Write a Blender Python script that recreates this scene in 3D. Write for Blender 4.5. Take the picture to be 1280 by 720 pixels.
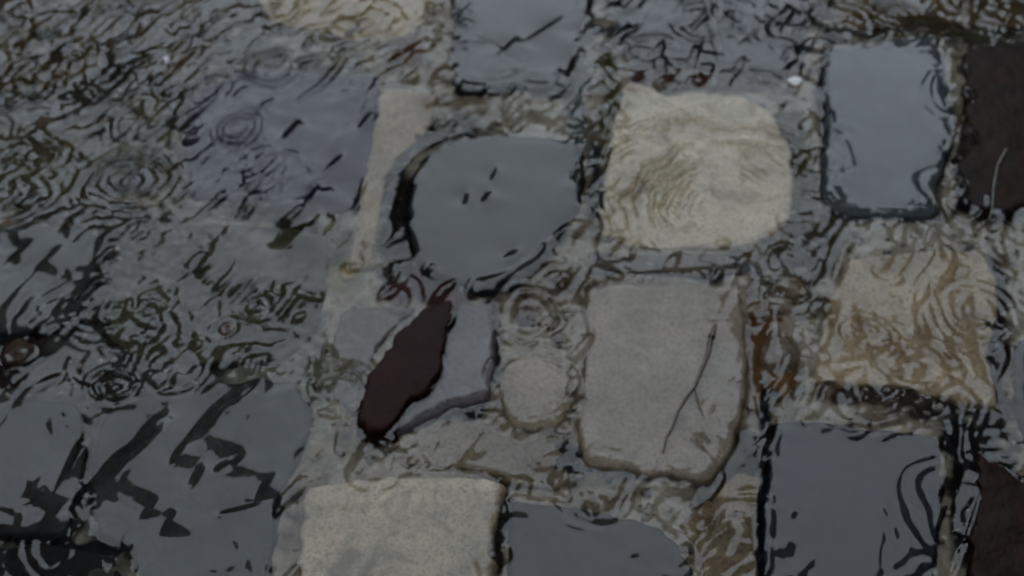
import bpy, bmesh, math, random
import numpy as np
from mathutils import Vector, Matrix

for o in list(bpy.data.objects):
    bpy.data.objects.remove(o)
S = bpy.context.scene
COL = S.collection
R = math.radians

# ------------------------------------------------------------------ camera
THETA = R(47.0)
DIST = 0.93
HFOV = R(45.0)
cam_d = bpy.data.cameras.new("camera")
cam = bpy.data.objects.new("camera", cam_d)
COL.objects.link(cam)
CAM = np.array([0.0, -DIST * math.cos(THETA), DIST * math.sin(THETA)])
cam.location = CAM
cam.rotation_euler = (math.pi / 2 - THETA, 0, 0)
cam_d.sensor_width = 36
cam_d.lens = 18 / math.tan(HFOV / 2)
cam_d.clip_start = 0.01
cam_d.clip_end = 2000
cam_d.dof.use_dof = True
cam_d.dof.focus_distance = 0.62      # the phone has focused a little short: everything is slightly soft
cam_d.dof.aperture_fstop = 9.0
S.camera = cam

# ------------------------------------------------------------------ sky, sun, exposure
SUN_EL, SUN_AZ = 49.0, -2.0          # degrees; azimuth clockwise from +Y
world = bpy.data.worlds.new("World")
S.world = world
world.use_nodes = True
wn, wl = world.node_tree.nodes, world.node_tree.links
wn.clear()
sky = wn.new("ShaderNodeTexSky")
sky.sky_type = 'NISHITA'
sky.sun_disc = False
sky.sun_elevation = R(SUN_EL)
sky.sun_rotation = R(SUN_AZ)
sky.air_density = 0.6
sky.dust_density = 0.2
sky.ozone_density = 1.0
hs = wn.new("ShaderNodeHueSaturation")
hs.inputs['Saturation'].default_value = 0.3      # overcast: greyed sky
bg = wn.new("ShaderNodeBackground")
bg.inputs['Strength'].default_value = 0.05
wo = wn.new("ShaderNodeOutputWorld")
wl.new(sky.outputs[0], hs.inputs['Color'])
wl.new(hs.outputs[0], bg.inputs['Color'])
wl.new(bg.outputs[0], wo.inputs['Surface'])
sd = bpy.data.lights.new("sun", 'SUN')
sd.energy = 1.4
sd.angle = R(49)
sd.color = (0.80, 0.895, 1.0)
sun = bpy.data.objects.new("sun", sd)
COL.objects.link(sun)
dirv = Vector((math.sin(R(SUN_AZ)) * math.cos(R(SUN_EL)), math.cos(R(SUN_AZ)) * math.cos(R(SUN_EL)), math.sin(R(SUN_EL))))
sun.rotation_euler = (-dirv).to_track_quat('-Z', 'Y').to_euler()
sun.location = dirv * 20
S.view_settings.view_transform = 'Standard'
S.view_settings.look = 'None'
S.view_settings.gamma = 1
S.view_settings.use_curve_mapping = False
S.view_settings.exposure = 0.26

# ------------------------------------------------------------------ helpers
def ground(px, py, z=0.0):
    """point of the ground plane seen at a photo pixel (1280x720)"""
    px = np.asarray(px, float); py = np.asarray(py, float)
    k = math.tan(HFOV / 2) / 640.0
    u = (px - 640) * k
    v = (360 - py) * k
    dy = math.cos(THETA) + v * math.sin(THETA)
    dz = -math.sin(THETA) + v * math.cos(THETA)
    t = (z - CAM[2]) / dz
    return np.stack([CAM[0] + u * t, CAM[1] + dy * t], -1)

RNG = np.random.default_rng(11)
LEVEL = 0.0045      # depth of the rain water above the lower setts

def lattice(seed, n=256):
    return np.random.default_rng(seed).random((n, n))

def vnoise(x, y, seed=0):
    t = lattice(seed)
    xi = np.floor(x).astype(int); yi = np.floor(y).astype(int)
    fx = x - xi; fy = y - yi
    fx = fx * fx * fx * (fx * (fx * 6 - 15) + 10); fy = fy * fy * fy * (fy * (fy * 6 - 15) + 10)
    n = 256
    a = t[xi % n, yi % n]; b = t[(xi + 1) % n, yi % n]
    c = t[xi % n, (yi + 1) % n]; d = t[(xi + 1) % n, (yi + 1) % n]
    return (a * (1 - fx) + b * fx) * (1 - fy) + (c * (1 - fx) + d * fx) * fy - 0.5

def fbm(x, y, seed=0, octv=4, gain=0.5):
    s = 0; a = 1.0
    for k in range(octv):
        s = s + a * vnoise(x * 2 ** k + 17.3 * k, y * 2 ** k - 9.1 * k, seed + k)
        a *= gain
    return s

def smooth(a, b, x):
    t = np.clip((x - a) / (b - a), 0, 1)
    return t * t * (3 - 2 * t)

def mesh_np(name, V, F, material=None, parent=None, smooth_shade=True):
    me = bpy.data.meshes.new(name)
    V = np.ascontiguousarray(V, np.float32); F = np.ascontiguousarray(F, np.int32)
    n, k = F.shape
    me.vertices.add(len(V)); me.vertices.foreach_set('co', V.ravel())
    me.loops.add(n * k); me.loops.foreach_set('vertex_index', F.ravel())
    me.polygons.add(n)
    me.polygons.foreach_set('loop_start', np.arange(0, n * k, k, dtype=np.int32))
    me.polygons.foreach_set('loop_total', np.full(n, k, np.int32))
    me.update(calc_edges=True)
    if smooth_shade:
        me.polygons.foreach_set('use_smooth', np.ones(n, bool))
    me.validate()
    o = bpy.data.objects.new(name, me)
    COL.objects.link(o)
    if material: me.materials.append(material)
    if parent: o.parent = parent
    return o

def tag(o, label=None, cat=None, group=None, kind=None):
    if label: o['label'] = label
    if cat: o['category'] = cat
    if group: o['group'] = group
    if kind: o['kind'] = kind
    return o

def in_poly(P, x, y):
    c = np.zeros(np.shape(x), bool)
    n = len(P)
    for i in range(n):
        x1, y1 = P[i]; x2, y2 = P[(i + 1) % n]
        cond = (y1 > y) != (y2 > y)
        with np.errstate(divide='ignore', invalid='ignore'):
            xi = (x2 - x1) * (y - y1) / (y2 - y1 + 1e-12) + x1
        c ^= cond & (x < xi)
    return c

def sdist(P, x, y):
    """signed distance to polygon, negative inside"""
    d = np.full(np.shape(x), 1e9)
    n = len(P)
    for i in range(n):
        x1, y1 = P[i]; x2, y2 = P[(i + 1) % n]
        ex, ey = x2 - x1, y2 - y1
        t = np.clip(((x - x1) * ex + (y - y1) * ey) / (ex * ex + ey * ey + 1e-12), 0, 1)
        d = np.minimum(d, np.hypot(x - x1 - t * ex, y - y1 - t * ey))
    return np.where(in_poly(P, x, y), -d, d)

# ------------------------------------------------------------------ materials
def new_mat(name):
    m = bpy.data.materials.new(name)
    m.use_nodes = True
    nt = m.node_tree
    return m, nt, nt.nodes['Principled BSDF']

def ramp(nt, src, stops, interp='LINEAR'):
    r = nt.nodes.new("ShaderNodeValToRGB")
    r.color_ramp.interpolation = interp
    e = r.color_ramp.elements
    while len(e) < len(stops): e.new(0.5)
    for i, (p, c) in enumerate(stops):
        e[i].position = p
        e[i].color = (*c, 1)
    nt.links.new(src, r.inputs[0])
    return r.outputs[0]

def noise(nt, scale, detail=6, rough=0.6, vec=None, seed=0.0, dist=0.0):
    n = nt.nodes.new("ShaderNodeTexNoise")
    n.noise_dimensions = '4D'
    n.inputs['W'].default_value = seed
    n.inputs['Scale'].default_value = scale
    n.inputs['Detail'].default_value = detail
    n.inputs['Roughness'].default_value = rough
    n.inputs['Distortion'].default_value = dist
    nt.links.new(vec, n.inputs['Vector'])
    return n.outputs['Fac']

def mixc(nt, fac, a, b, mode='MIX'):
    m = nt.nodes.new("ShaderNodeMix"); m.data_type = 'RGBA'; m.blend_type = mode
    if isinstance(fac, (int, float)): m.inputs[0].default_value = fac
    else: nt.links.new(fac, m.inputs[0])
    for s, v in ((6, a), (7, b)):
        if isinstance(v, tuple): m.inputs[s].default_value = (*v, 1)
        else: nt.links.new(v, m.inputs[s])
    return m.outputs[2]

def objvec(nt):
    g = nt.nodes.new("ShaderNodeTexCoord")
    return g.outputs['Object']

def wetten(c, p=1.55, k=1.75):
    # water-soaked stone: darks sink more than pale granite does
    r = tuple(min(.8, k * max(x, 1e-4) ** p) for x in c)
    return (r[0] * 1.22, r[1] * 1.02, r[2] * .82)

def stone_mat(name, dark, light, stain, seed, stain_amt=0.5, rough=0.5, coat=0.0, speck=0.5, spec=0.4):
    dark, light, stain = wetten(dark), wetten(light), wetten(stain)
    m, nt, b = new_mat(name)
    v = objvec(nt)
    big = noise(nt, 22, 5, 0.6, v, seed)
    base = ramp(nt, big, [(0.32, dark), (0.68, light)])
    fine = noise(nt, 420, 3, 0.7, v, seed + 3)
    sp = ramp(nt, fine, [(0.36, (0.35,) * 3), (0.5, (1.0,) * 3), (0.66, (1.0 + speck * 1.3,) * 3)])
    base = mixc(nt, 0.55 + 0.25 * speck, base, sp, 'MULTIPLY')
    st = ramp(nt, noise(nt, 40, 7, 0.65, v, seed + 8, 0.6), [(0.50, (0, 0, 0)), (0.66, (1, 1, 1))])
    k = nt.nodes.new("ShaderNodeMath"); k.operation = 'MULTIPLY'; k.inputs[1].default_value = stain_amt
    nt.links.new(st, k.inputs[0])
    base = mixc(nt, k.outputs[0], base, stain)
    nt.links.new(base, b.inputs['Base Color'])
    b.inputs['Roughness'].default_value = rough
    b.inputs['Specular IOR Level'].default_value = spec
    b.inputs['Coat Weight'].default_value = coat
    b.inputs['Coat Roughness'].default_value = 0.06
    b.inputs['Coat IOR'].default_value = 1.4
    bu = nt.nodes.new("ShaderNodeBump"); bu.inputs['Strength'].default_value = 0.5; bu.inputs['Distance'].default_value = 0.0006
    nt.links.new(noise(nt, 260, 5, 0.65, v, seed + 5), bu.inputs['Height'])
    nt.links.new(bu.outputs[0], b.inputs['Normal'])
    return m

def plain_mat(name, col, var=0.25, scale=8.0, rough=0.7, seed=0.0):
    m, nt, b = new_mat(name)
    v = objvec(nt)
    f = noise(nt, scale, 6, 0.6, v, seed)
    lo = tuple(c * (1 - var) for c in col); hi = tuple(c * (1 + var) for c in col)
    nt.links.new(ramp(nt, f, [(0.3, lo), (0.7, hi)]), b.inputs['Base Color'])
    b.inputs['Roughness'].default_value = rough
    return m

# ------------------------------------------------------------------ the setts (photo-pixel outlines of their tops)
# name, outline, top height above the water (m), tilt toward +x, colours (dark, light, stain), stain, emergent film
SETTS = [
 ("blue", [(566,-90),(735,-90),(738,0),(724,60),(712,118),(640,112),(572,116),(562,60),(568,0)], 0.0006,
    (.030,.037,.047),(.055,.066,.082),(.10,.095,.085), .15, "smooth blue grey sett at the top edge, left of the pale squared sett's row", 'film'),
 ("violet", [(240,120),(310,88),(397,95),(474,97),(468,180),(450,262),(400,266),(330,256),(236,248),(230,190)], -0.003,
    (.045,.048,.082),(.085,.088,.14),(.035,.03,.035), .5, "violet blue sett under rippled water, left of the sett with an arched corner", 'wet'),
 ("arched", [(520,222),(534,200),(556,187),(586,177),(625,171),(680,172),(726,180),(722,250),(712,280),(690,305),(668,330),(640,352),(600,362),(560,352),(530,335),(516,300),(511,262)], 0.0045,
    (.034,.041,.048),(.06,.07,.078),(.085,.085,.07), .15, "grey sett with an arched top left corner ringed by a dark gap", 'film'),
 ("cream", [(779,105),(807,109),(834,124),(867,116),(925,122),(962,140),(985,185),(992,230),(985,275),(962,300),(920,310),(870,312),(800,315),(749,297),(751,262),(762,190)], -0.0025,
    (.42,.415,.375),(.57,.565,.525),(.26,.22,.145), .8, "cream squared sett crossed by fine arc ripples, palest in the upper row", 'wet'),
 ("speckled", [(1034,64),(1080,60),(1126,50),(1167,49),(1180,75),(1188,124),(1192,160),(1180,200),(1165,240),(1166,272),(1110,274),(1060,270),(1032,264),(1028,217),(1036,161),(1031,110)], 0.0014,
    (.070,.092,.118),(.125,.155,.19),(.22,.22,.21), .2, "pale blue grey speckled sett standing dry edged at the upper right", 'film'),
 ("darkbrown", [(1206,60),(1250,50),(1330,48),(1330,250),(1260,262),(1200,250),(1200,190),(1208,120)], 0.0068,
    (.035,.024,.018),(.075,.048,.034),(.10,.05,.028), .6, "dark reflection modelled as a very dark brown sett at the right edge beside the speckled sett", 'bare'),  # dark reflection put into the sett's own colour
 ("rosy", [(1059,327),(1110,322),(1175,316),(1227,317),(1246,349),(1245,400),(1235,450),(1246,512),(1210,508),(1175,497),(1089,482),(1012,484),(1018,450),(1032,395)], -0.003,
    (.28,.26,.22),(.46,.43,.37),(.20,.145,.095), .65, "rusty beige sett with ring ripples, between the speckled sett and the slate blue one", 'wet'),
 ("centre", [(728,366),(770,358),(820,362),(867,360),(922,364),(928,400),(931,435),(929,487),(922,530),(905,570),(888,600),(850,598),(800,592),(737,583),(728,540),(732,470),(738,420)], 0.0004,
    (.26,.255,.24),(.38,.365,.345),(.17,.17,.17), .45, "pale grey sett with a forked twig lying across it", 'film'),
 ("slate", [(974,528),(1030,530),(1085,536),(1149,543),(1172,548),(1180,600),(1172,660),(1165,760),(957,760),(955,680),(959,619),(966,562)], 0.0003,
    (.022,.024,.044),(.034,.038,.066),(.02,.018,.03), .3, "dark slate blue sett at the lower right with ring ripples on its right side", 'film'),
 ("chalk", [(384,612),(430,604),(500,598),(546,600),(590,598),(626,605),(620,640),(613,675),(609,780),(368,780),(374,690)], -0.0012,
    (.34,.335,.31),(.50,.49,.45),(.22,.215,.20), .8, "chalky pale sett at the bottom edge with a dark gap on its right", 'film'),
 ("ash", [(640,628),(690,632),(760,645),(826,660),(850,690),(872,730),(880,790),(634,790),(636,690)], -0.0008,
    (.045,.052,.056),(.085,.095,.10),(.12,.12,.11), .25, "ash grey sett at the bottom edge right of the chalky one", 'film'),
 ("lavender", [(572,386),(612,380),(616,420),(608,500),(560,512),(520,530),(486,546),(520,515),(548,490),(556,440)], 0.0004,
    (.15,.15,.19),(.22,.22,.265),(.20,.20,.21), .2, "narrow lavender grey sett right of the maroon shard", 'film'),
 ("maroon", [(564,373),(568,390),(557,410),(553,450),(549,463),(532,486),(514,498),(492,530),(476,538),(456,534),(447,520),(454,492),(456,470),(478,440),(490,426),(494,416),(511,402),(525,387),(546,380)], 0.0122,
    (.062,.028,.027),(.088,.038,.037),(.15,.032,.042), .15, "dark reddish reflection modelled as a maroon shard set aslant between grey setts", 'bare'),  # raised piece whose colour paints a dark reddish reflection
 ("mauve", [(428,388),(470,384),(520,386),(486,424),(452,470),(444,520),(420,500),(410,440)], -0.002,
    (.16,.165,.17),(.26,.26,.255),(.22,.19,.12), .4, "small mauve grey sett left of the maroon shard", 'wet'),
 ("clay", [(480,112),(548,118),(535,165),(497,196),(480,230),(472,285),(462,340),(434,340),(446,280),(458,200)], -0.004,
    (.28,.265,.23),(.42,.39,.34),(.25,.19,.12), .4, "long pinkish grey sett between the violet sett and the arched sett", 'wet'),
 ("tan", [(330,-70),(545,-70),(540,10),(520,44),(470,60),(400,44),(340,34),(322,0)], -0.004,
    (.31,.29,.235),(.46,.43,.36),(.20,.15,.08), .6, "tan sett at the top edge left of the smooth blue grey one", 'wet'),
 ("inky", [(775,-60),(1010,-60),(1012,20),(1004,70),(985,100),(930,96),(860,88),(790,80),(768,40)], -0.004,
    (.028,.030,.040),(.060,.063,.080),(.03,.025,.025), .6, "inky blue rippled sett at the top edge above the cream sett", 'wet'),
 ("olive", [(1030,-60),(1300,-60),(1310,30),(1250,42),(1170,36),(1100,44),(1040,40)], -0.005,
    (.08,.07,.042),(.19,.165,.11),(.05,.036,.014), .7, "olive brown rippled sett at the top right corner", 'wet'),
 ("corner", [(-60,-60),(140,-60),(150,20),(140,100),(80,120),(-60,120)], -0.006,
    (.075,.065,.042),(.17,.15,.105),(.045,.034,.014), .7, "mossy brown rippled sett at the top left corner", 'wet'),
 ("umber", [(160,-60),(315,-60),(312,30),(300,80),(235,110),(165,96),(160,20)], -0.006,
    (.08,.07,.055),(.18,.16,.125),(.05,.036,.018), .7, "umber grey rippled sett at the top edge beside the corner one", 'wet'),
 ("moss", [(-60,140),(90,134),(200,118),(222,160),(222,240),(150,258),(60,262),(-60,268)], -0.006,
    (.075,.072,.055),(.18,.175,.14),(.045,.036,.018), .7, "greenish grey sett beneath the large ring ripple at the left", 'wet'),
 ("drab", [(-60,290),(90,288),(135,300),(118,360),(92,412),(20,418),(-60,424)], -0.0008,
    (.050,.060,.066),(.085,.098,.104),(.03,.03,.03), .25, "blue grey sett at the left edge below the ring ripple", 'film'),
 ("pewter", [(160,288),(250,282),(340,284),(408,300),(410,360),(395,420),(360,455),(260,458),(160,452),(132,410),(150,350)], -0.003,
    (.08,.092,.09),(.19,.205,.195),(.06,.04,.025), .55, "rippled pewter grey sett below the violet sett", 'wet'),
 ("lead", [(-60,520),(40,500),(98,506),(106,560),(96,620),(84,672),(-60,668)], -0.0006,
    (.045,.053,.060),(.078,.088,.096),(.03,.03,.03), .2, "lead grey sett at the left edge with a dark slit on its right", 'film'),
 ("steel", [(128,520),(200,488),(300,478),(372,480),(392,520),(376,570),(352,620),(340,700),(345,780),(180,780),(170,690),(120,670),(112,600)], -0.0010,
    (.048,.058,.062),(.088,.10,.104),(.025,.025,.022), .3, "large steel grey sett with slanting dark streaks in the lower left", 'film'),
 ("soot", [(-60,690),(60,682),(150,700),(160,790),(-60,790)], -0.004,
    (.02,.022,.024),(.05,.054,.056),(.01,.01,.01), .6, "sooty dark sett in the bottom left corner", 'wet'),
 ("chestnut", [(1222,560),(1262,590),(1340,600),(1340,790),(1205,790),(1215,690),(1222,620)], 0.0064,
    (.035,.020,.016),(.075,.042,.030),(.12,.045,.03), .6, "dark reflection modelled as a chestnut sett in the bottom right corner", 'bare'),  # colour stands in for a dark reflection in this corner
 ("bluish", [(1272,430),(1340,420),(1340,575),(1285,568),(1268,510)], -0.001,
    (.05,.056,.066),(.09,.10,.115),(.03,.03,.03), .3, "sliver of bluish sett at the right edge above the chestnut corner", 'film'),
 ("cobble", [(626,480),(632,458),(650,446),(675,446),(700,460),(714,484),(710,512),(694,532),(668,540),(642,532),(628,512)], 0.0002,
    (.28,.27,.25),(.40,.385,.36),(.22,.18,.16), .4, "round pinkish cobble left of the pale sett with the twig", 'film'),
 ("patch", [(540,540),(600,528),(640,552),(700,556),(724,590),(700,616),(640,606),(560,588),(500,586),(500,560)], -0.004,
    (.20,.195,.175),(.32,.31,.285),(.18,.15,.09), .4, "thin beige grey sett above the gap of the chalky and ash ones", 'wet'),
 ("strip", [(736,318),(800,322),(880,320),(925,318),(924,346),(870,350),(800,346),(730,350)], -0.005,
    (.14,.14,.145),(.24,.235,.235),(.11,.095,.08), .5, "narrow grey strip of stone between the cream sett and the pale sett below", 'wet'),
 ("debris", [(884,625),(925,592),(950,600),(946,680),(948,790),(895,790),(880,720),(850,660)], -0.005,
    (.18,.17,.14),(.32,.29,.245),(.10,.07,.045), .6, "narrow mottled beige sett left of the slate blue one", 'wet'),
]
GROUPSETTS = "setts paving the flooded street"

def resample(P, n):
    P = np.asarray(P, float)
    Q = np.vstack([P, P[:1]])
    d = np.r_[0, np.cumsum(np.hypot(*np.diff(Q, axis=0).T))]
    s = np.linspace(0, d[-1], n, endpoint=False)
    return np.stack([np.interp(s, d, Q[:, 0]), np.interp(s, d, Q[:, 1])], -1)

def soften(P, it):
    for _ in range(it):
        P = 0.5 * P + 0.25 * (np.roll(P, 1, 0) + np.roll(P, -1, 0))
    return P

def sett_mesh(name, P, ztop, mat, seed, rough_edge=0.0012, dome=0.0012, edge=0.0035, relief=0.0012, base=-0.06, it=3, ef=90):
    """P: world outline (m). Rings from rim to centre, then walls down into the bed."""
    n = 220
    P = soften(resample(P, n), it)
    c = P.mean(0)
    a = np.arange(n) / n * 2 * math.pi
    nx = P - np.roll(P, 1, 0); nn = np.stack([nx[:, 1], -nx[:, 0]], -1)
    nn /= np.linalg.norm(nn, axis=1)[:, None] + 1e-9
    area = 0.5 * np.sum(P[:, 0] * np.roll(P[:, 1], -1) - np.roll(P[:, 0], -1) * P[:, 1])
    if area < 0: nn = -nn
    w = fbm(P[:, 0] * ef + seed, P[:, 1] * ef, int(seed) + 40, 4)
    PS = P
    P = P + nn * (w * rough_edge * 2)[:, None]
    rad = np.linalg.norm(P - c, axis=1).mean()
    # ring radii fractions; dense near the rim
    ts = [1.0, 0.992, 0.98, 0.965, 0.945] + list(np.linspace(0.92, 0.02, 44))
    V = []
    for t in ts:
        X = c + (PS + (P - PS) * t ** 8 - c) * t
        d = (1 - t) * rad
        k = np.clip(d / edge, 0, 1)
        z = ztop - edge * 0.75 * (1 - np.sqrt(1 - (1 - k) ** 2)) + dome * (1 - (t) ** 2) - dome * .6
        z = z + relief * fbm(X[:, 0] * 45 + seed * 3.1, X[:, 1] * 45, int(seed) + 7, 5, 0.55) * (0.4 + 0.6 * k)
        V.append(np.c_[X, z])
    ctr = np.array([[c[0], c[1], V[-1][:, 2].mean()]])
    low = []
    for zz, ex in ((-0.008, .0012), (-0.02, .0025), (base, .001)):
        X = P + nn * ex
        zq = np.minimum(V[0][:, 2] - 0.002, ztop + zz) if zz > base else np.full(n, base)
        low.append(np.c_[X, zq])
    rings = low[::-1] + V
    VV = np.vstack(rings + [ctr])
    F = []
    i = np.arange(n); j = (i + 1) % n
    for r in range(len(rings) - 1):
        F.append(np.c_[r * n + i, r * n + j, (r + 1) * n + j, (r + 1) * n + i])
    r = len(rings) - 1
    F.append(np.c_[r * n + i, r * n + j, np.full(n, len(VV) - 1), np.full(n, len(VV) - 1)])
    F = np.vstack(F)
    if area < 0: F = F[:, ::-1]
    # origin at the sett's base
    org = np.array([c[0], c[1], base])
    quads, tris = F[:-n], F[-n:]
    me = bpy.data.meshes.new(name)
    faces = [tuple(q) for q in quads.tolist()] + [tuple(dict.fromkeys(t)) for t in tris.tolist()]
    me.from_pydata((VV - org).tolist(), [], faces)
    me.polygons.foreach_set('use_smooth', np.ones(len(faces), bool))
    me.materials.append(mat)
    o = bpy.data.objects.new(name, me)
    COL.objects.link(o)
    o.location = org
    return o, P

SETT_POLYS = []
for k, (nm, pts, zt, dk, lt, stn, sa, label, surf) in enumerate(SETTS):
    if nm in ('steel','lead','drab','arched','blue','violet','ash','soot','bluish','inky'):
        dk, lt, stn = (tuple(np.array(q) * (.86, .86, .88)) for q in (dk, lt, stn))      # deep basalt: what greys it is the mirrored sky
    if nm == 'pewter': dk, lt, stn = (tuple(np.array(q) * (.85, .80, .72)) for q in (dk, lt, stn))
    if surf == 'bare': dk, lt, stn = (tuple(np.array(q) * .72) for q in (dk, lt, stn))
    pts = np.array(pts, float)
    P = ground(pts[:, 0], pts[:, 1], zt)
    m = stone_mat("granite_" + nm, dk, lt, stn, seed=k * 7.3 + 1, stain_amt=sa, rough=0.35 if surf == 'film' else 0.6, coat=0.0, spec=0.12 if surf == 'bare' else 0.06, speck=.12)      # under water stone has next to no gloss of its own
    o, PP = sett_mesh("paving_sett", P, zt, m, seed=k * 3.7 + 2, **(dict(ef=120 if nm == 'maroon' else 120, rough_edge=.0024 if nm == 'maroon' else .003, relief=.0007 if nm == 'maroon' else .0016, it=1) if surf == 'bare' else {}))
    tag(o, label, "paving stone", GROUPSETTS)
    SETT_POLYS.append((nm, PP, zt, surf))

# ------------------------------------------------------------------ bed of the gaps: silt and grit
x0, x1, y0, y1 = -0.62, 0.62, -0.42, 0.56
bx = np.arange(x0, x1, 0.0025); by = np.arange(y0, y1, 0.0025)
BX, BY = np.meshgrid(bx, by)
def bed_z(x, y):
    return -0.0075 + 0.006 * fbm(x * 28, y * 28, 60, 4) + 0.003 * fbm(x * 120, y * 120, 66, 3)
BZ = bed_z(BX, BY)
nxg, nyg = len(bx), len(by)
idx = np.arange(nxg * nyg).reshape(nyg, nxg)
BF = np.c_[idx[:-1, :-1].ravel(), idx[:-1, 1:].ravel(), idx[1:, 1:].ravel(), idx[1:, :-1].ravel()]
mb, nt, b = new_mat("wet_silt")
v = objvec(nt)
silt = ramp(nt, noise(nt, 16, 7, 0.65, v, 4.0, 0.8), [(0.37, (.07, .048, .028)), (0.46, (.27, .215, .15)), (0.58, (.43, .375, .30)), (0.69, (.23, .165, .09))])
gr = ramp(nt, noise(nt, 380, 4, 0.75, v, 9.0), [(0.35, (.5,) * 3), (0.52, (1.0,) * 3), (0.7, (1.7,) * 3)])
silt = mixc(nt, 0.4, silt, gr, 'MULTIPLY')
# ochre, moss, rust and mud stains; dark gap shade and reflections painted in too
at_ = nt.nodes.new("ShaderNodeAttribute"); at_.attribute_name = "soil_and_shade"
silt = mixc(nt, at_.outputs['Alpha'], silt, at_.outputs['Color'])
nt.links.new(silt, b.inputs['Base Color'])
b.inputs['Roughness'].default_value = 0.65
b.inputs['Specular IOR Level'].default_value = 0.06
bed = mesh_np("silt_bed", np.c_[BX.ravel(), BY.ravel(), BZ.ravel()], BF, mb)
tag(bed, kind='structure')
SOIL_AND_SHADE = [
 (120,470,250,260,(.055,.052,.044)),(330,420,50,120,(.20,.185,.14)), (150,110,260,190,(.035,.030,.020)),(330,275,120,16,(.14,.125,.09)),(1150,25,180,50,(.05,.042,.025)),(880,60,150,60,(.05,.048,.05)),  # px, py, radius px (x, y), colour
 (948,420,25,95,(.11,.052,.018)),(958,470,30,44,(.14,.07,.022)),(760,190,16,110,(.07,.055,.018)),(560,165,40,20,(.06,.055,.015)),
 (500,60,26,40,(.08,.05,.02)),(515,75,16,24,(.12,.055,.03)),(430,340,28,30,(.22,.19,.09)),(420,310,24,30,(.07,.06,.02)),
 (500,275,24,110,(.012,.010,.008)),(560,180,60,24,(.014,.012,.009)),(1030,160,12,130,(.008,.008,.008)),(1100,278,90,12,(.010,.010,.010)),(957,600,13,130,(.006,.006,.008)),
 (622,660,14,70,(.012,.008,.006)),(612,450,13,60,(.010,.009,.010)),(815,600,110,12,(.016,.011,.008)),(925,580,22,50,(.02,.014,.010)),
 (1000,270,40,60,(.055,.035,.018)),(985,200,26,60,(.06,.045,.02)),(1235,430,20,120,(.02,.012,.008)),(1230,590,40,80,(.008,.006,.006)),(1195,600,24,120,(.005,.004,.005)),
 (104,370,30,60,(.016,.012,.010)),(20,465,60,40,(.02,.011,.009)),(110,620,16,80,(.010,.010,.010)),(120,690,60,16,(.007,.007,.007)),(30,678,60,10,(.008,.008,.008)),
 (370,310,40,40,(.022,.018,.012)),(350,266,80,14,(.03,.026,.018)),(900,110,100,16,(.06,.028,.018)),(740,230,10,60,(.02,.02,.02)),(1170,520,90,20,(.016,.012,.011)),
 (1090,505,70,20,(.045,.03,.02)),(280,415,30,30,(.055,.03,.016)),(140,500,40,24,(.02,.016,.010)),(900,650,36,60,(.05,.035,.022)),(545,375,60,18,(.05,.018,.016)),
 (690,590,40,18,(.012,.012,.014)),(560,520,60,16,(.010,.010,.010)),(720,100,16,110,(.11,.11,.105)),(390,470,24,90,(.16,.15,.11)),(980,360,50,40,(.13,.12,.09)),
 (1010,320,40,60,(.06,.045,.03)),(870,345,100,14,(.12,.12,.118))]
PXY = np.stack([BX.ravel(), BY.ravel()], -1)
col = np.zeros((len(PXY), 4), np.float32)
def to_px(X, Y, z=0.0):
    k = math.tan(HFOV / 2) / 640.0
    rx = X - CAM[0]; ry = Y - CAM[1]; rz = z - CAM[2]
    f = ry * math.cos(THETA) - rz * math.sin(THETA)
    up = ry * math.sin(THETA) + rz * math.cos(THETA)
    return 640 + rx / f / k, 360 - up / f / k
qx, qy = to_px(PXY[:, 0], PXY[:, 1], -0.012)
wob = fbm(PXY[:, 0] * 70, PXY[:, 1] * 70, 90, 4)
for (cx, cy, rx, ry, c) in SOIL_AND_SHADE:
    d = np.hypot((qx - cx) / rx, (qy - cy) / ry) + wob * 0.7
    w = smooth(1.25, 0.75, d)
    col[:, :3] = col[:, :3] * (1 - w[:, None]) + np.array(c) * w[:, None]
    col[:, 3] = np.maximum(col[:, 3] , w)
col[:, :3] /= np.maximum(col[:, 3:4], 1e-3)
ca = bed.data.color_attributes.new("soil_and_shade", 'FLOAT_COLOR', 'POINT')
ca.data.foreach_set('color', np.clip(col, 0, 1).ravel())

# ------------------------------------------------------------------ grit lying in the gaps (uncountable)
ico_v, ico_f = None, None
bmi = bmesh.new(); bmesh.ops.create_icosphere(bmi, subdivisions=2, radius=1.0)
ico_v = np.array([v.co[:] for v in bmi.verts]); ico_f = np.array([[v.index for v in f.verts] for f in bmi.faces]); bmi.free()
def outside_setts(x, y, margin=0.001):
    ok = np.ones(np.shape(x), bool)
    for nm, P, zt, s in SETT_POLYS:
        bbm = (x > P[:, 0].min() - .005) & (x < P[:, 0].max() + .005) & (y > P[:, 1].min() - .005) & (y < P[:, 1].max() + .005)
        if bbm.any():
            ii = np.where(bbm)[0]
            ok[ii] &= sdist(P[::3], x[ii], y[ii]) > margin
    return ok
N = 7000
gx = RNG.uniform(x0 + .02, x1 - .02, N); gy = RNG.uniform(y0 + .02, y1 - .02, N)
ok = outside_setts(gx, gy)
ok &= fbm(gx * 30, gy * 30, 77, 3) + RNG.uniform(-.25, .25, N) > -0.08
gx, gy = gx[ok], gy[ok]
gr_ = np.clip(RNG.lognormal(math.log(0.0017), 0.42, len(gx)), .0008, .0052)
gz = bed_z(gx, gy) + gr_ * .2
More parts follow.
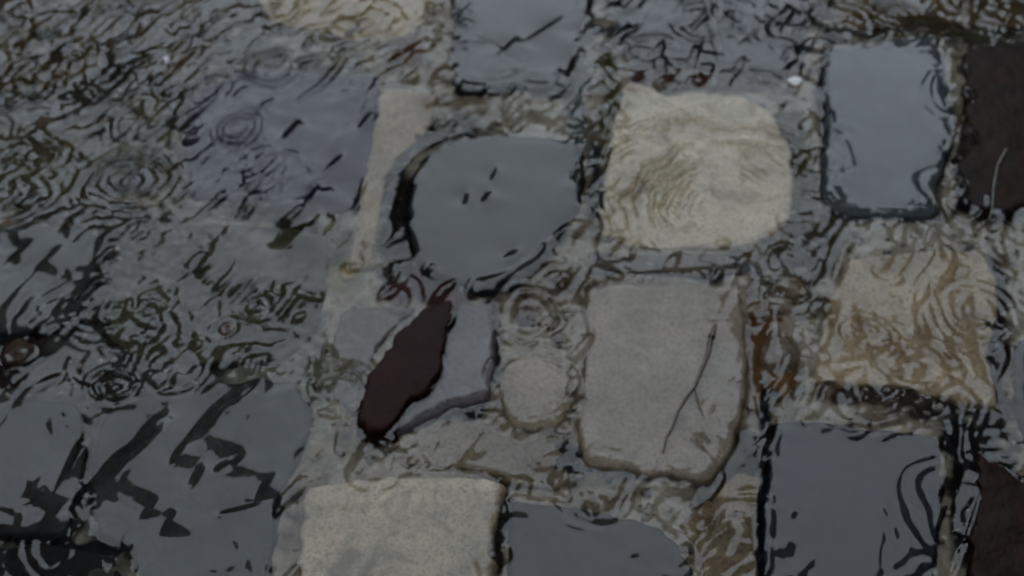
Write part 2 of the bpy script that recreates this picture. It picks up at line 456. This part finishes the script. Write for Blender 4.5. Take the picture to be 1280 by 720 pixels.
def blob_cloud(name, xs, ys, zs, rs, mat, seed):
    rg = np.random.default_rng(seed)
    Vs, Fs = [], []
    for i in range(len(xs)):
        A = rg.uniform(0.65, 1.25, 3) * np.array([1, 1, .75])
        q = rg.uniform(0, 6.28); cc, ss = math.cos(q), math.sin(q)
        Vv = ico_v * A * (1 + 0.16 * np.sin(ico_v @ rg.normal(0, 2.2, 3) + rg.uniform(0, 6))[:, None])
        Vv = np.c_[Vv[:, 0] * cc - Vv[:, 1] * ss, Vv[:, 0] * ss + Vv[:, 1] * cc, Vv[:, 2]] * rs[i]
        Fs.append(ico_f + 42 * i); Vs.append(Vv + [xs[i], ys[i], zs[i]])
    return mesh_np(name, np.vstack(Vs), np.vstack(Fs), mat)
mg, nt, b = new_mat("grit_stone")
geo = nt.nodes.new("ShaderNodeNewGeometry")
gc = ramp(nt, geo.outputs['Random Per Island'], [(0.0, (.10, .085, .065)), (0.3, (.20, .175, .14)), (0.6, (.30, .27, .22)), (0.8, (.40, .36, .30)), (0.93, (.20, .11, .06)), (1.0, (.48, .44, .37))])
nt.links.new(mixc(nt, 0.6, gc, ramp(nt, noise(nt, 500, 3, .7, objvec(nt), 2), [(.35, (.5,) * 3), (.65, (1.3,) * 3)]), 'MULTIPLY'), b.inputs['Base Color'])
b.inputs['Roughness'].default_value = 0.55
b.inputs['Specular IOR Level'].default_value = 0.06
grit = blob_cloud("gravel", gx, gy, gz, gr_, mg, 5)
tag(grit, "brown and grey grit lying in the flooded gaps between the setts", "gravel", kind='stuff')

# ------------------------------------------------------------------ single pebbles one can point at
def pebble(px, py, rpx, rz, z, col, label, seed, squash=(1, 1)):
    c = ground(px, py, z); e = ground(px + rpx, py, z); r = abs(e[0] - c[0])
    bm = bmesh.new(); bmesh.ops.create_icosphere(bm, subdivisions=4, radius=1.0)
    V = np.array([v.co[:] for v in bm.verts])
    rg = np.random.default_rng(seed)
    f = 1 + sum(0.07 / (1 + k * .5) * np.sin(V @ rg.normal(0, 1.6 + k, 3) + rg.uniform(0, 6)) for k in range(5))
    V = V * f[:, None] * np.array([r * squash[0], r * squash[1], rz])
    for v_, q in zip(bm.verts, V): v_.co = Vector(q)
    for f_ in bm.faces: f_.smooth = True
    me = bpy.data.meshes.new("pebble"); bm.to_mesh(me); bm.free()
    o = bpy.data.objects.new("pebble", me); COL.objects.link(o)
    o.location = (c[0], c[1], z)
    me.materials.append(stone_mat("pebble_stone", tuple(k * .7 for k in col), col, tuple(k * .6 for k in col), seed, .5, .4))
    tag(o, label, "pebble", "pebbles lodged in the gaps")
pebble(432, 352, 13, .007, -.010, (.38,.34,.20), "pale yellow pebble in the gap left of the maroon shard's tip", 3)
pebble(465, 338, 10, .006, -.010, (.30,.26,.16), "sandy pebble just right of the pale yellow pebble", 5)
pebble(410, 330, 8, .005, -.011, (.16,.13,.06), "olive pebble just left of the pale yellow pebble", 6)
pebble(976, 452, 22, .009, -.010, (.22,.20,.17), "grey brown pebble in the ochre gap right of the pale twig sett", 8, (1,1.3))
pebble(985, 372, 20, .009, -.011, (.24,.22,.18), "beige pebble above the grey brown one in the ochre gap", 9, (1,1.2))
pebble(700, 430, 12, .006, -.010, (.20,.14,.11), "small reddish pebble above the round cobble", 10)
pebble(655, 402, 17, .008, -.010, (.17,.12,.10), "dark rosy pebble under the ring ripple above the round cobble", 14)
pebble(566, 381, 10, .006, .004, (.17,.022,.032), "small dark red pebble at the upper tip of the maroon shard", 17, (1,1.4))  # added to colour the red fringe of the maroon reflection
pebble(285, 418, 16, .006, -.0075, (.15,.09,.05), "rust brown pebble on the rippled pewter sett", 12)
pebble(918, 655, 14, .006, -.010, (.13,.09,.06), "brown pebble beside the ash grey sett's right tip", 13)
pebble(30, 448, 22, .008, -.009, (.16,.13,.12), "dull brown pebble near the left edge under a drop ring", 15)

# ------------------------------------------------------------------ twig, straws, pale flecks
def tube(pts, radii, nseg=8):
    pts = np.array(pts, float); V, F = [], []
    for i, p in enumerate(pts):
        d = pts[min(i + 1, len(pts) - 1)] - pts[max(i - 1, 0)]; d /= np.linalg.norm(d)
        u = np.cross(d, [0, 0, 1]); u /= np.linalg.norm(u) + 1e-9; w = np.cross(u, d)
        for k in range(nseg):
            a = 2 * math.pi * k / nseg
            V.append(p + radii[i] * (u * math.cos(a) + w * math.sin(a)))
    for i in range(len(pts) - 1):
        for k in range(nseg):
            F.append((i * nseg + k, i * nseg + (k + 1) % nseg, (i + 1) * nseg + (k + 1) % nseg, (i + 1) * nseg + k))
    return np.array(V), np.array(F)
def px_path(pp, z):
    return np.array([[*ground(x, y, z_), z_] for (x, y), z_ in zip(pp, z)])
def wet_mat(name, lo, hi, rough=0.25, scale=200):
    m, nt, b = new_mat(name)
    nt.links.new(ramp(nt, noise(nt, scale, 4, .6, objvec(nt), 3.0), [(.35, lo), (.65, hi)]), b.inputs['Base Color'])
    b.inputs['Roughness'].default_value = rough
    return m
m_bark = wet_mat("wet_twig_bark", (.025,.011,.008), (.10,.035,.024), .2)
tw = bpy.data.objects.new("twig", None); COL.objects.link(tw)
c0 = ground(862, 490, .003); tw.location = (*c0, .0); tw.empty_display_size = .02
tag(tw, "thin forked reddish brown twig lying across the pale grey sett", "twig")
def twig_part(nm, pp, z, r0, r1):
    path = px_path(pp, [q + LEVEL + .001 for q in z]) - np.array([*c0, 0])
    V, F = tube(path, np.linspace(r0, r1, len(path)))
    return mesh_np(nm, V, F, m_bark, tw)
twig_part("stem", [(894,408),(888,424),(886,440),(877,462),(868,484),(858,497),(848,513),(841,533),(833,548),(829,566)], [.0028]*10, .0017, .0008)
twig_part("side_shoot", [(868,484),(872,499),(876,512),(879,520)], [.0028,.003,.003,.0028], .0007, .0004)
twig_part("bud", [(895,405),(893,412),(889,422)], [.003,.0032,.003], .0008, .0026)
m_straw = wet_mat("wet_straw", (.20,.20,.18), (.38,.37,.33), .3)
def straw(pp, z, r, label):
    path = px_path(pp, [z + LEVEL + .0055 + .0006 * math.sin(i) for i in range(len(pp))]); c = path[0].copy()
    V, F = tube(path - c, np.linspace(r, r * .5, len(path)))
    o = mesh_np("straw", V, F, m_straw); o.location = c
    tag(o, label, "straw", "pale straws floating on the water")
straw([(881,-8),(884,8),(890,26),(896,46),(900,62)], .0012, .0011, "pale straw floating above the inky blue sett at the top edge")
straw([(1258,186),(1247,206),(1242,232),(1240,262),(1236,275)], .0005, .0006, "pale straw floating by the very dark brown sett at the right")
m_fleck = wet_mat("white_glint", (.75,.75,.72), (.85,.85,.82), .4)  # white colour for flecks that model glints on the water
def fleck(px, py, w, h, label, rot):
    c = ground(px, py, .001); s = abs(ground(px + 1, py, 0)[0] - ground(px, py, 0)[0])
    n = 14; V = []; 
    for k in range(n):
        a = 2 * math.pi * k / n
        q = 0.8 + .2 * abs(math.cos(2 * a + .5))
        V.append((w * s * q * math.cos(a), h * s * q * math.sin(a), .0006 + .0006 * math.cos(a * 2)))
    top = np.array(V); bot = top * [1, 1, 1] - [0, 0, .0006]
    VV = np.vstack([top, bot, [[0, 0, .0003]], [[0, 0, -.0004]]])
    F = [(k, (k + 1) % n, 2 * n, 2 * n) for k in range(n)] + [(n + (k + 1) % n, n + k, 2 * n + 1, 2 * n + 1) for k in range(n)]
    me = bpy.data.meshes.new("glint_fleck")
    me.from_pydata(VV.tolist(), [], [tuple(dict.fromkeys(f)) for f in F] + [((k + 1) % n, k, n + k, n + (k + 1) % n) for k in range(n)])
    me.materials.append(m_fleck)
    o = bpy.data.objects.new("glint_fleck", me); COL.objects.link(o); o.location = (*c, LEVEL + .0045); o.rotation_euler = (.1, -.1, rot)
    tag(o, label, "glint_fleck", "white flecks standing in for glints")
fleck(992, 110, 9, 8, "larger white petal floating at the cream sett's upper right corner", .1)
fleck(211, 83, 3.2, 6, "tiny white fleck standing in for a glint on the rippled top left water", .2)

# ------------------------------------------------------------------ outer paving beyond the frame (seen only from other positions)
ms_out = [stone_mat("granite_outer", (.05,.055,.06), (.12,.125,.125), (.05,.045,.035), 90 + i * 5, .4, .45) for i in range(1)]
Vs, Fs, off = [], [], 0
pitch_x, pitch_y = 0.158, 0.150
rg = np.random.default_rng(8)
corners = [tuple(ground(*q)) for q in ((-60, -70), (1340, -70), (1340, 790), (-60, 790))]
frame_poly = np.array(corners)
OUTLINES = [q[1][::6] for q in SETT_POLYS]
for iy in range(-14, 34):
    for ix in range(-26, 27):
        cx = ix * pitch_x + (pitch_x / 2 if iy % 2 else 0) + rg.normal(0, .004); cy = iy * pitch_y + rg.normal(0, .004) + 0.02
        if abs(cx) < .85 and abs(cy) < .8 and any(abs(cx - PP_[:, 0].mean()) < .28 and abs(cy - PP_[:, 1].mean()) < .28 and sdist(PP_, np.array([cx]), np.array([cy]))[0] < 0.070 for PP_ in OUTLINES): continue
        w, h = rg.uniform(.064, .071), rg.uniform(.060, .067)
        a = np.arange(28) / 28 * 2 * math.pi + rg.normal(0, .03)
        sup = 1 / (np.abs(np.cos(a)) ** 7 + np.abs(np.sin(a)) ** 7) ** (1 / 7)
        rings = []
        zt = rg.normal(-.003, .002)
        for t, z in ((1.0, -.05), (1.0, zt - .006), (.985, zt - .002), (.94, zt), (.6, zt + .0012), (.2, zt + .0015)):
            rings.append(np.c_[cx + w * t * sup * np.cos(a), cy + h * t * sup * np.sin(a), np.full(28, z) + (rg.normal(0, .0005, 28) if t < 1 else 0)])
        V = np.vstack(rings); i = np.arange(28); j = (i + 1) % 28
        for r in range(5): Fs.append(np.c_[r * 28 + i, r * 28 + j, (r + 1) * 28 + j, (r + 1) * 28 + i] + off)
        q = np.arange(14); 
        Fs.append(np.c_[5 * 28 + np.arange(0, 13), 5 * 28 + np.arange(1, 14), 5 * 28 + 27 - np.arange(1, 14), 5 * 28 + 27 - np.arange(0, 13)] + off)
        Vs.append(V); off += len(V)
outer = mesh_np("pavement", np.vstack(Vs), np.vstack(Fs), ms_out[0])
tag(outer, kind='structure')

# ------------------------------------------------------------------ ground sheet to the horizon
gv = [(-600, -600), (600, -600), (600, 600), (-600, 600)]
m_ground = plain_mat("muddy_ground", (.06, .055, .048), .35, 3.0, .6)
g = mesh_np("ground", np.array([(x, y, -.035) for x, y in gv]), np.array([[0, 1, 2, 3]]), m_ground, smooth_shade=False)
tag(g, kind='structure')

# ------------------------------------------------------------------ the water: one sheet, ripples modelled as real height
def graded(lo, hi, step, far):
    a = np.arange(lo, hi, step)
    ext, s, p = [], step, hi
    while p < far:
        s = min(s * 1.22, .12); p += s; ext.append(p)
    ext = np.array(ext)
    return np.r_[(lo + hi) - ext[::-1], a, ext]
STEP = 0.0008
wx = graded(-0.575, 0.575, STEP, 3.4)
wy = graded(-0.345, 0.475, STEP, 3.2)
wy = wy
WX, WY = np.meshgrid(wx, wy)
WPX, WPY = to_px(np.clip(WX, -.7, .7), np.clip(WY, -.36, .6))
H = np.zeros_like(WX)

def blob(cx, cy, rx, ry, soft=.35, rot=0.0):
    ca_, sa_ = math.cos(R(rot)), math.sin(R(rot))
    dx, dy = WPX - cx, WPY - cy
    u = (dx * ca_ + dy * sa_) / rx; v = (-dx * sa_ + dy * ca_) / ry
    return smooth(1 + soft, 1 - soft, np.hypot(u, v))

RINGS_CALM = [(160,232,70),(665,400,50),(1072,425,42),(285,415,30),(28,447,36),(1235,655,95),(1215,395,50),(668,492,50),(885,220,110),(300,165,45),(340,90,45),(1110,25,40)]
# where rain has roughened the water (photo pixels): strength of chop
chop = 0.10 + 0 * WX
for (cx, cy, rx, ry, s) in [(90,120,230,210,1.0),(300,70,200,110,.9),(290,180,110,90,.8),(880,40,180,60,.65),(1140,20,170,45,.9),(1000,220,60,120,.7),
        (1235,150,70,130,.35),(1230,250,80,60,.9),(880,220,110,100,.3),(955,235,45,90,.75),(1140,400,130,100,.7),(990,370,70,80,.7),(1100,505,130,30,.9),(250,390,190,100,1.0),
        (650,130,110,40,.7),(540,150,40,60,.5),(840,330,120,22,.8),(660,410,70,50,.5),(410,450,40,90,.8),(480,570,80,40,.5),(790,620,110,30,.8),(900,660,50,80,.8),
        (1230,620,60,110,.4),(60,690,110,30,.6),(200,480,190,50,.6),(720,250,24,120,.5),(290,640,60,50,.25),(560,60,30,80,.6)]:
    chop = np.maximum(chop, s * blob(cx, cy, rx, ry, .45))
for (cx, cy, rx, ry, s) in [(620,265,90,85,.05),(655,55,75,55,.08),(1105,165,70,100,.0),(1050,620,90,80,.05),(820,470,85,100,.10),(500,670,110,60,.15),(730,690,80,50,.1),
        (40,350,50,40,.2),(55,590,70,80,.12),(60,340,60,50,.15),(320,320,60,36,.3),(110,620,50,60,.12),(400,190,50,70,.25),(590,440,22,60,.05),(500,470,40,70,.03),(215,590,120,100,.15),(300,560,80,60,.2),(790,200,30,90,.1),(500,262,18,70,.1),(560,178,50,16,.1),(520,212,24,24,.1)]:
    w = blob(cx, cy, rx, ry, .3)
    chop = chop * (1 - w) + s * w

GAP = np.full_like(WX, 9.0)
for nm, P, zt, surf in SETT_POLYS:
    ii = np.where((WX > P[:, 0].min() - .02) & (WX < P[:, 0].max() + .02) & (WY > P[:, 1].min() - .02) & (WY < P[:, 1].max() + .02))
    if len(ii[0]): GAP[ii] = np.minimum(GAP[ii], sdist(P[::3], WX[ii], WY[ii]))
gapm = smooth(-.006, .003, GAP)
chop = np.maximum(chop, (1 - .7 * blob(150,600,170,130,.3)) * (.55 + .8 * np.clip(fbm(WX * 14, WY * 14, 115, 2), -.3, .5)) * gapm)
for (px_, py_, rpx) in RINGS_CALM:
    chop = chop * (1 - .85 * blob(px_, py_, rpx * 1.15, rpx * .9, .3))
# irregular chop: warped short waves, crests running up to the right as in the photo
ux = WX * math.cos(R(62)) + WY * math.sin(R(62)); uy = -WX * math.sin(R(62)) + WY * math.cos(R(62))
wrp = fbm(WX * 22, WY * 22, 120, 2)
wrp2 = fbm(WX * 22 + 50, WY * 22 + 9, 130, 2)
H += chop * 0.0019 * fbm((ux * 26 + wrp * 1.9), (uy * 56 + wrp2 * 1.9), 140, 2, .35)
H += chop * 0.0009 * fbm(WX * 55 + wrp * 2, WY * 55 + wrp2 * 2, 150, 2, .4)
# sparse short strokes where gusts catch the surface
st = fbm(ux * 24 + wrp * .9, uy * 92 + wrp2 * .9, 190, 2, .3)
H += 0.0011 * np.clip(chop * 1.25 - .06, 0, 1.2) * np.maximum(st - .12, 0) * 6.5
st = fbm(ux * 30 + wrp, uy * 76 + wrp2, 194, 2, .25)
H += 0.0011 * gapm * np.maximum(st - .10, 0) * 6.0
# slow swell everywhere in the puddle
H += 0.0006 * fbm(WX * 13, WY * 13, 160, 2, .3)

# slanting steps where the water slides off the stones: steep side up to the left, so they mirror the added dark building fronts
for k, (px_, py_, L, Wd, amp, rot) in enumerate([
        (160,580,88,19,1.1,-56),(195,532,34,10,.9,-52),(268,528,74,16,1.1,-62),(304,502,44,13,1.1,-55),(225,575,27,8,.9,-78),(250,602,32,9,.9,-72),(280,590,16,6,.9,-60),
        (298,586,16,6,.9,-60),(100,575,52,9,1.1,-78),(68,655,18,5,.9,-55),(335,615,18,6,.9,-65),(300,645,34,5,.8,-15),(105,372,52,16,1.0,-62),(28,322,12,6,.8,-60),(62,332,10,5,.8,-60),
        (360,300,34,16,.9,-65),(385,378,30,7,.9,10),(20,462,40,14,1.0,-40),(145,498,26,12,.8,-60),(190,645,18,5,.7,-60),(215,660,16,5,.8,-70),
        (680,45,30,4,.9,-48),(636,66,12,4,.8,-60),(716,88,32,5,.9,-78),(728,50,20,4,.8,-80),(722,225,32,5,.9,-80),(702,298,26,4,.9,-50),(606,262,14,4,.8,-70),(583,262,10,4,.8,-85),
        (617,232,9,3,.8,-75),(888,562,20,9,1.0,-98),(878,512,10,5,.8,-90),(753,470,10,4,.7,-75),(912,385,14,5,.8,-70),(452,240,30,5,1.0,-80),(456,155,9,4,.8,-75),(390,247,16,5,.9,-75),
        (365,165,12,5,.8,-70),(420,205,12,4,.7,-60),
        (950,435,95,22,1.15,-88),(1238,440,95,13,1.0,-86),(762,180,80,7,.9,-84),(1004,275,56,10,.9,-72),(1050,420,60,8,.8,-70),(1098,440,44,10,.8,-100),(695,600,20,12,.9,-80),
        (545,160,24,10,.9,-20),(570,120,20,7,.9,-75),(505,70,30,9,.9,-50),(900,660,40,12,1.0,-50),(880,680,34,10,.9,-60),(925,570,30,10,1.0,-60),(1095,512,60,9,.9,-8),(1180,528,70,9,.9,-10),
        (720,630,22,7,.8,-80),(745,645,16,5,.8,-80),(780,640,18,5,.8,-70),(812,640,20,5,.9,-62),(850,605,40,7,.8,-12),(1200,235,40,6,.9,-62),(1225,250,46,6,.9,-62),(1245,215,40,6,.9,-64),
        (1180,245,34,5,.9,-62),(870,345,70,6,.7,-5),(790,326,26,5,.8,-80),(640,330,14,5,.6,-50),(400,470,40,7,.9,-80),(418,520,40,8,.9,-84),(440,590,30,6,.7,-70),(470,560,26,8,.9,-50)]):
    c_ = ground(px_, py_)
    s_ = abs(ground(px_ + 1, py_)[0] - c_[0])
    if Wd < 7: L = max(L, 18) * 1.25
    ca_, sa_ = math.cos(R(-rot)), math.sin(R(-rot))
    ii = np.where((np.abs(WX - c_[0]) < 1.6 * (L + Wd * 11) * s_ * 1.3) & (np.abs(WY - c_[1]) < (L + Wd * 11) * s_ * 2.6))
    X, Y = WX[ii] - c_[0], WY[ii] - c_[1]
    u = (X * ca_ + Y * sa_) / (L * s_ * 1.05)
    wob_ = fbm(WX[ii] * 50, WY[ii] * 50, 170 + k, 3)
    Wu = Wd * s_ * np.clip(1.25 - .9 * u * u, .25, 1.25) * (.74 if Wd > 7 else 1)
    v = (-X * sa_ + Y * ca_ + wob_ * Wd * s_ * (.32 if Wd > 7 else .12)) / Wu
    f = -np.clip(v, -1, 1) * np.exp(-np.maximum(np.abs(v) - 1, 0) / 3.6)
    H[ii] += amp * (.42 if Wd > 7 else .5) * Wu * f * np.exp(-1.5 * u * u) * smooth(1.7, 1.2, np.abs(u))

RW = fbm(WX * 34, WY * 34, 180, 2)
RA = fbm(WX * 24 + 3, WY * 24, 185, 2)
# raindrop rings: each drop an outgoing packet of short capillary waves
def ring(cx, cy, rad, lam, amp, nwave=2.5, core=0.0, irr=.5):
    r0 = rad + nwave * lam * 1.5
    win = (np.abs(wx - cx) < r0); win2 = (np.abs(wy - cy) < r0)
    if not win.any() or not win2.any(): return
    sl = np.ix_(win2, win)
    r = np.hypot(WX[sl] - cx, WY[sl] - cy)
    r = r + irr * lam * 2.2 * RW[sl]
    q = (r - rad) / (nwave * lam * .55)
    env = np.exp(-q * q)
    if core: env = np.maximum(env, core * np.exp(-(r / (rad * .8 + 1e-6)) ** 4))
    H[sl] += amp * (1 + irr * 2.4 * RA[sl]) * env * np.cos(2 * math.pi * (r - rad) / lam) * smooth(0, lam * .6, r + lam * .2)
PX = abs(ground(641, 360)[0] - ground(640, 360)[0])
for (px_, py_, rpx, lam, amp, nw, core) in [
        (160,232,52,17,.00020,3.2,.8),(665,400,34,15,.00024,2.6,.4),(1072,425,26,14,.00022,2.4,.6),(285,415,14,13,.00022,2.0,.7),(28,447,22,16,.00022,2.0,.6),
        (1235,655,72,20,.00009,2.6,.3),(1040,690,50,15,.00004,3.0,.2),(1215,395,34,15,.00018,3.0,.8),(150,490,20,15,.00018,2.0,.5),
        (668,492,44,14,.00016,1.6,.0),(425,500,34,12,.00014,3,.5),(300,165,26,14,.00018,3,.7),(560,30,14,12,.00018,3,.6),(1110,25,24,13,.00018,3,.8),(340,90,30,14,.00018,3,.7),
        (700,420,40,14,.00012,2,.2),(470,590,34,16,.00012,1.8,.0),(120,400,40,15,.00012,3,.3),(980,372,24,14,.00014,2,.5)]:
    c_ = ground(px_, py_)
    ring(c_[0], c_[1], rpx * PX, lam * PX, amp * 2.5, nw, core, .5)
# the arcs that cross the cream sett: fronts from one drop near its lower right corner, strongest up and to the left
c_ = ground(905, 268)
for rpx, lam, amp in ((170,18,.0005),(125,17,.0006),(80,16,.0006),(35,15,.0004)):
    sl = np.where((np.abs(WX - c_[0]) < .15) & (np.abs(WY - c_[1]) < .15))
    X, Y = WX[sl] - c_[0], WY[sl] - c_[1]
    r = np.hypot(X, Y * .93) + 1.4 * lam * PX * RW[sl]
    ang = np.arctan2(Y, X)
    q = (r - rpx * PX) / (30 * PX)
    H[sl] += amp * np.exp(-q * q) * np.cos(2 * math.pi * r / (lam * PX)) * 1.3 * (.15 + .85 * smooth(1.7, .6, np.abs((ang - 2.2 + math.pi) % (2 * math.pi) - math.pi))) * np.clip(.8 + 1.8 * RA[sl], 0, 2) * (1 + 1.0 * smooth(2.0, 2.7, np.abs(ang)))
# many older and younger drops where the rain falls hardest
rg = np.random.default_rng(21)
n_d = 0
for _ in range(1000):
    px_, py_ = rg.uniform(-40, 1320), rg.uniform(-60, 780)
    c_ = ground(px_, py_)
    jx = np.searchsorted(wx, c_[0]); jy = np.searchsorted(wy, c_[1])
    if not (0 < jx < len(wx) and 0 < jy < len(wy)): continue
    s = chop[jy, jx]
    if rg.random() > s ** 1.6: continue
    n_d += 1
    ring(c_[0], c_[1], rg.uniform(4, 50) * PX, rg.uniform(17, 30) * PX, rg.uniform(.0001, .00045) * (.4 + .6 * s), rg.uniform(1.2, 2.6))
print("drops", n_d)

# menisci: over the setts that break the surface lies a thin film; where their rim is clean the water steps down
# into the gap (direction from the centre in degrees, half width, depth, width), elsewhere the film runs out slowly
RIMS = {
 "blue": [(0,26,.8,.7),(180,22,.7,.7)],
 "arched": [(150,62,1.4,2.7),(18,16,.6,.7),(205,20,.8,1.0)],
 "speckled": [(180,52,1.0,1.0),(262,44,.9,.9),(118,26,.7,.9),(4,10,.5,.8)],
 "centre": [(268,46,1.0,1.0),(196,26,.5,.7),(352,40,.8,.9),(305,20,1.0,1.1)],
 "slate": [(180,60,1.2,1.25),(15,40,.9,1.4)],
 "chalk": [(0,60,1.1,1.5),(70,22,.35,.6)],
 "ash": [(40,14,.8,1.0),(120,14,.5,.8)],
 "lavender": [(345,58,1.0,1.1),(272,30,.9,1.0)],
  "lead": [(10,34,.9,1.0),(272,40,1.0,1.1)],
 "steel": [(286,20,.7,.9),(18,12,.5,.8)],
 "cobble": [(275,75,.8,.8),(15,40,.7,.7)],
 "bluish": [(180,60,.7,1.0)],
}
for k, (nm, P, zt, surf) in enumerate(SETT_POLYS):
    if surf != 'film': continue
    win = (WX > P[:, 0].min() - .1) & (WX < P[:, 0].max() + .1) & (WY > P[:, 1].min() - .1) & (WY < P[:, 1].max() + .1)
    ii = np.where(win)
    if not len(ii[0]): continue
    X, Y = WX[ii], WY[ii]
    nz = .2 if nm in ('arched', 'slate') else 1.0
    d = sdist(P[::2], X, Y) + nz * .0022 * fbm(X * 100, Y * 100, 200 + k, 3)
    c = P.mean(0); ang = np.degrees(np.arctan2(Y - c[1], X - c[0])) + 14 * fbm(X * 60, Y * 60, 230 + k, 3)
    m = np.zeros_like(X); wd = np.ones_like(X)
    for (ac, hw, st, wdt) in RIMS.get(nm, []):
        da = np.abs((ang - ac + 180) % 360 - 180)
        w = smooth(hw + 5, hw - 5, da) * st * np.clip(1 + nz * 1.1 * fbm(X * 40, Y * 40, 260 + k, 2), .3, 1.5)
        wd = np.where(w > m, wdt, wd); m = np.maximum(m, w)
    m = np.clip(m, 0, 1.4)
    hf = 0.0036 + max(zt, 0) * .95
    sharp = smooth(.0062, -.0026, d / wd)
    slow = smooth(.045 + 3 * max(zt, 0), -.012 - 2 * max(zt, 0), d)
    H[ii] = np.maximum(H[ii], H[ii] + hf * (np.minimum(m, 1) * sharp + (1 - np.minimum(m, 1)) * slow)) - np.minimum(m, 1) * (.4 * np.maximum(m - 1, 0) + np.maximum(wd - 1, 0)) * .0024 * smooth(-.002, .007 * wd, d) * smooth(.034 + .03 * np.maximum(wd - 1, 0), .007 * wd, d)
# beyond the finely meshed part the sheet runs out level
H *= smooth(.600, .560, np.abs(WX)) * smooth(.500, .455, WY) * smooth(-.375, -.330, WY)
H += LEVEL
Vw = np.c_[WX.ravel(), WY.ravel(), H.ravel()]
nyw, nxw = WX.shape
idx = np.arange(nxw * nyw, dtype=np.int32).reshape(nyw, nxw)
WF = np.c_[idx[:-1, :-1].ravel(), idx[:-1, 1:].ravel(), idx[1:, 1:].ravel(), idx[1:, :-1].ravel()]
mw, nt, b = new_mat("rain_water")
b.inputs['Base Color'].default_value = (.93, .95, .93, 1)
b.inputs['Transmission Weight'].default_value = 1.0
b.inputs['Roughness'].default_value = 0.04
b.inputs['IOR'].default_value = 1.333
water = mesh_np("water", Vw, WF, mw)
tag(water, kind='structure')

# ------------------------------------------------------------------ unseen houses added outside the frame to darken reflections and cut sky light
m_wall = plain_mat("dark_render", (.10, .09, .08), .25, 2.0, .85)
m_roof = plain_mat("slate_roof", (.05, .048, .05), .3, 6.0, .6)
m_wood = plain_mat("dark_wood", (.05, .035, .025), .3, 12.0, .5)
m_glass = wet_mat("window_glass", (.015,.018,.02), (.025,.028,.03), .05, 3)
def box(bm, x0, x1, y0, y1, z0, z1):
    vs = [bm.verts.new(p) for p in ((x0,y0,z0),(x1,y0,z0),(x1,y1,z0),(x0,y1,z0),(x0,y0,z1),(x1,y0,z1),(x1,y1,z1),(x0,y1,z1))]
    for f in ((0,3,2,1),(4,5,6,7),(0,1,5,4),(1,2,6,5),(2,3,7,6),(3,0,4,7)): bm.faces.new([vs[i] for i in f])
def part(nm, bm, mat, parent):
    me = bpy.data.meshes.new(nm); bm.to_mesh(me); bm.free(); me.materials.append(mat)
    o = bpy.data.objects.new(nm, me); COL.objects.link(o); o.parent = parent
    return o
def added_house(loc, rz, W, Hh, roof_h, label):
    root = bpy.data.objects.new("added_house", None); COL.objects.link(root); root.location = loc; root.rotation_euler = (0, 0, rz)
    tag(root, label, "added_house", "unseen houses added to darken reflections")
    bm = bmesh.new(); box(bm, -W/2, W/2, 0, 6, -.1, Hh); part("wall", bm, m_wall, root)
    bm = bmesh.new()
    pr = [(-.35, Hh), (3, Hh + roof_h), (6.35, Hh)]
    vv = [[bm.verts.new((x, y, z)) for (y, z) in pr] for x in (-W/2 - .2, W/2 + .2)]
    bm.faces.new(vv[0]); bm.faces.new(vv[1][::-1])
    for i in range(3): bm.faces.new((vv[0][i], vv[1][i], vv[1][(i+1) % 3], vv[0][(i+1) % 3]))
    bmesh.ops.recalc_face_normals(bm, faces=bm.faces)
    rf = part("roof", bm, m_roof, root)
    bm = bmesh.new(); box(bm, W/4, W/4 + .7, 2.4, 3.1, Hh + roof_h * .5, Hh + roof_h + .7); part("chimney", bm, m_wall, rf)
    n = max(2, int(W / 2.6))
    for fl in range(max(1, int(Hh / 2.7))):
        for i in range(n):
            x = -W/2 + (i + .5) * W / n; z = .9 + fl * 2.7
            if fl == 0 and i == n // 2:
                bm = bmesh.new(); box(bm, x - .5, x + .5, -.04, .0, 0, 2.1); d = part("door", bm, m_wood, root)
                bm = bmesh.new(); box(bm, x + .36, x + .40, -.1, -.042, 1.0, 1.12); part("handle", bm, m_glass, d)
                continue
            bm = bmesh.new()
            for q in ((x-.5, x-.43, z, z+1.3), (x+.43, x+.5, z, z+1.3), (x-.43, x+.43, z, z+.07), (x-.43, x+.43, z+1.23, z+1.3), (x-.02, x+.02, z+.07, z+1.23)):
                box(bm, q[0], q[1], -.05, -.003, q[2], q[3])
            w_ = part("window", bm, m_wood, root)
            bm = bmesh.new(); box(bm, x-.43, x-.02, -.02, -.004, z+.07, z+1.23); box(bm, x+.02, x+.43, -.02, -.004, z+.07, z+1.23); part("pane", bm, m_glass, w_)
    return root
added_house((0, 6.2, 0), 0, 16, 3.0, 1.6, "long dark building added unseen ahead of the camera to darken the reflections")
added_house((-5.2, 0.5, 0), R(90), 13, 5.7, 1.8, "tall dark building added unseen on the left to darken the reflections")
added_house((5.2, 0.5, 0), R(-90), 13, 5.9, 1.8, "tall dark building added unseen on the right to darken the reflections")
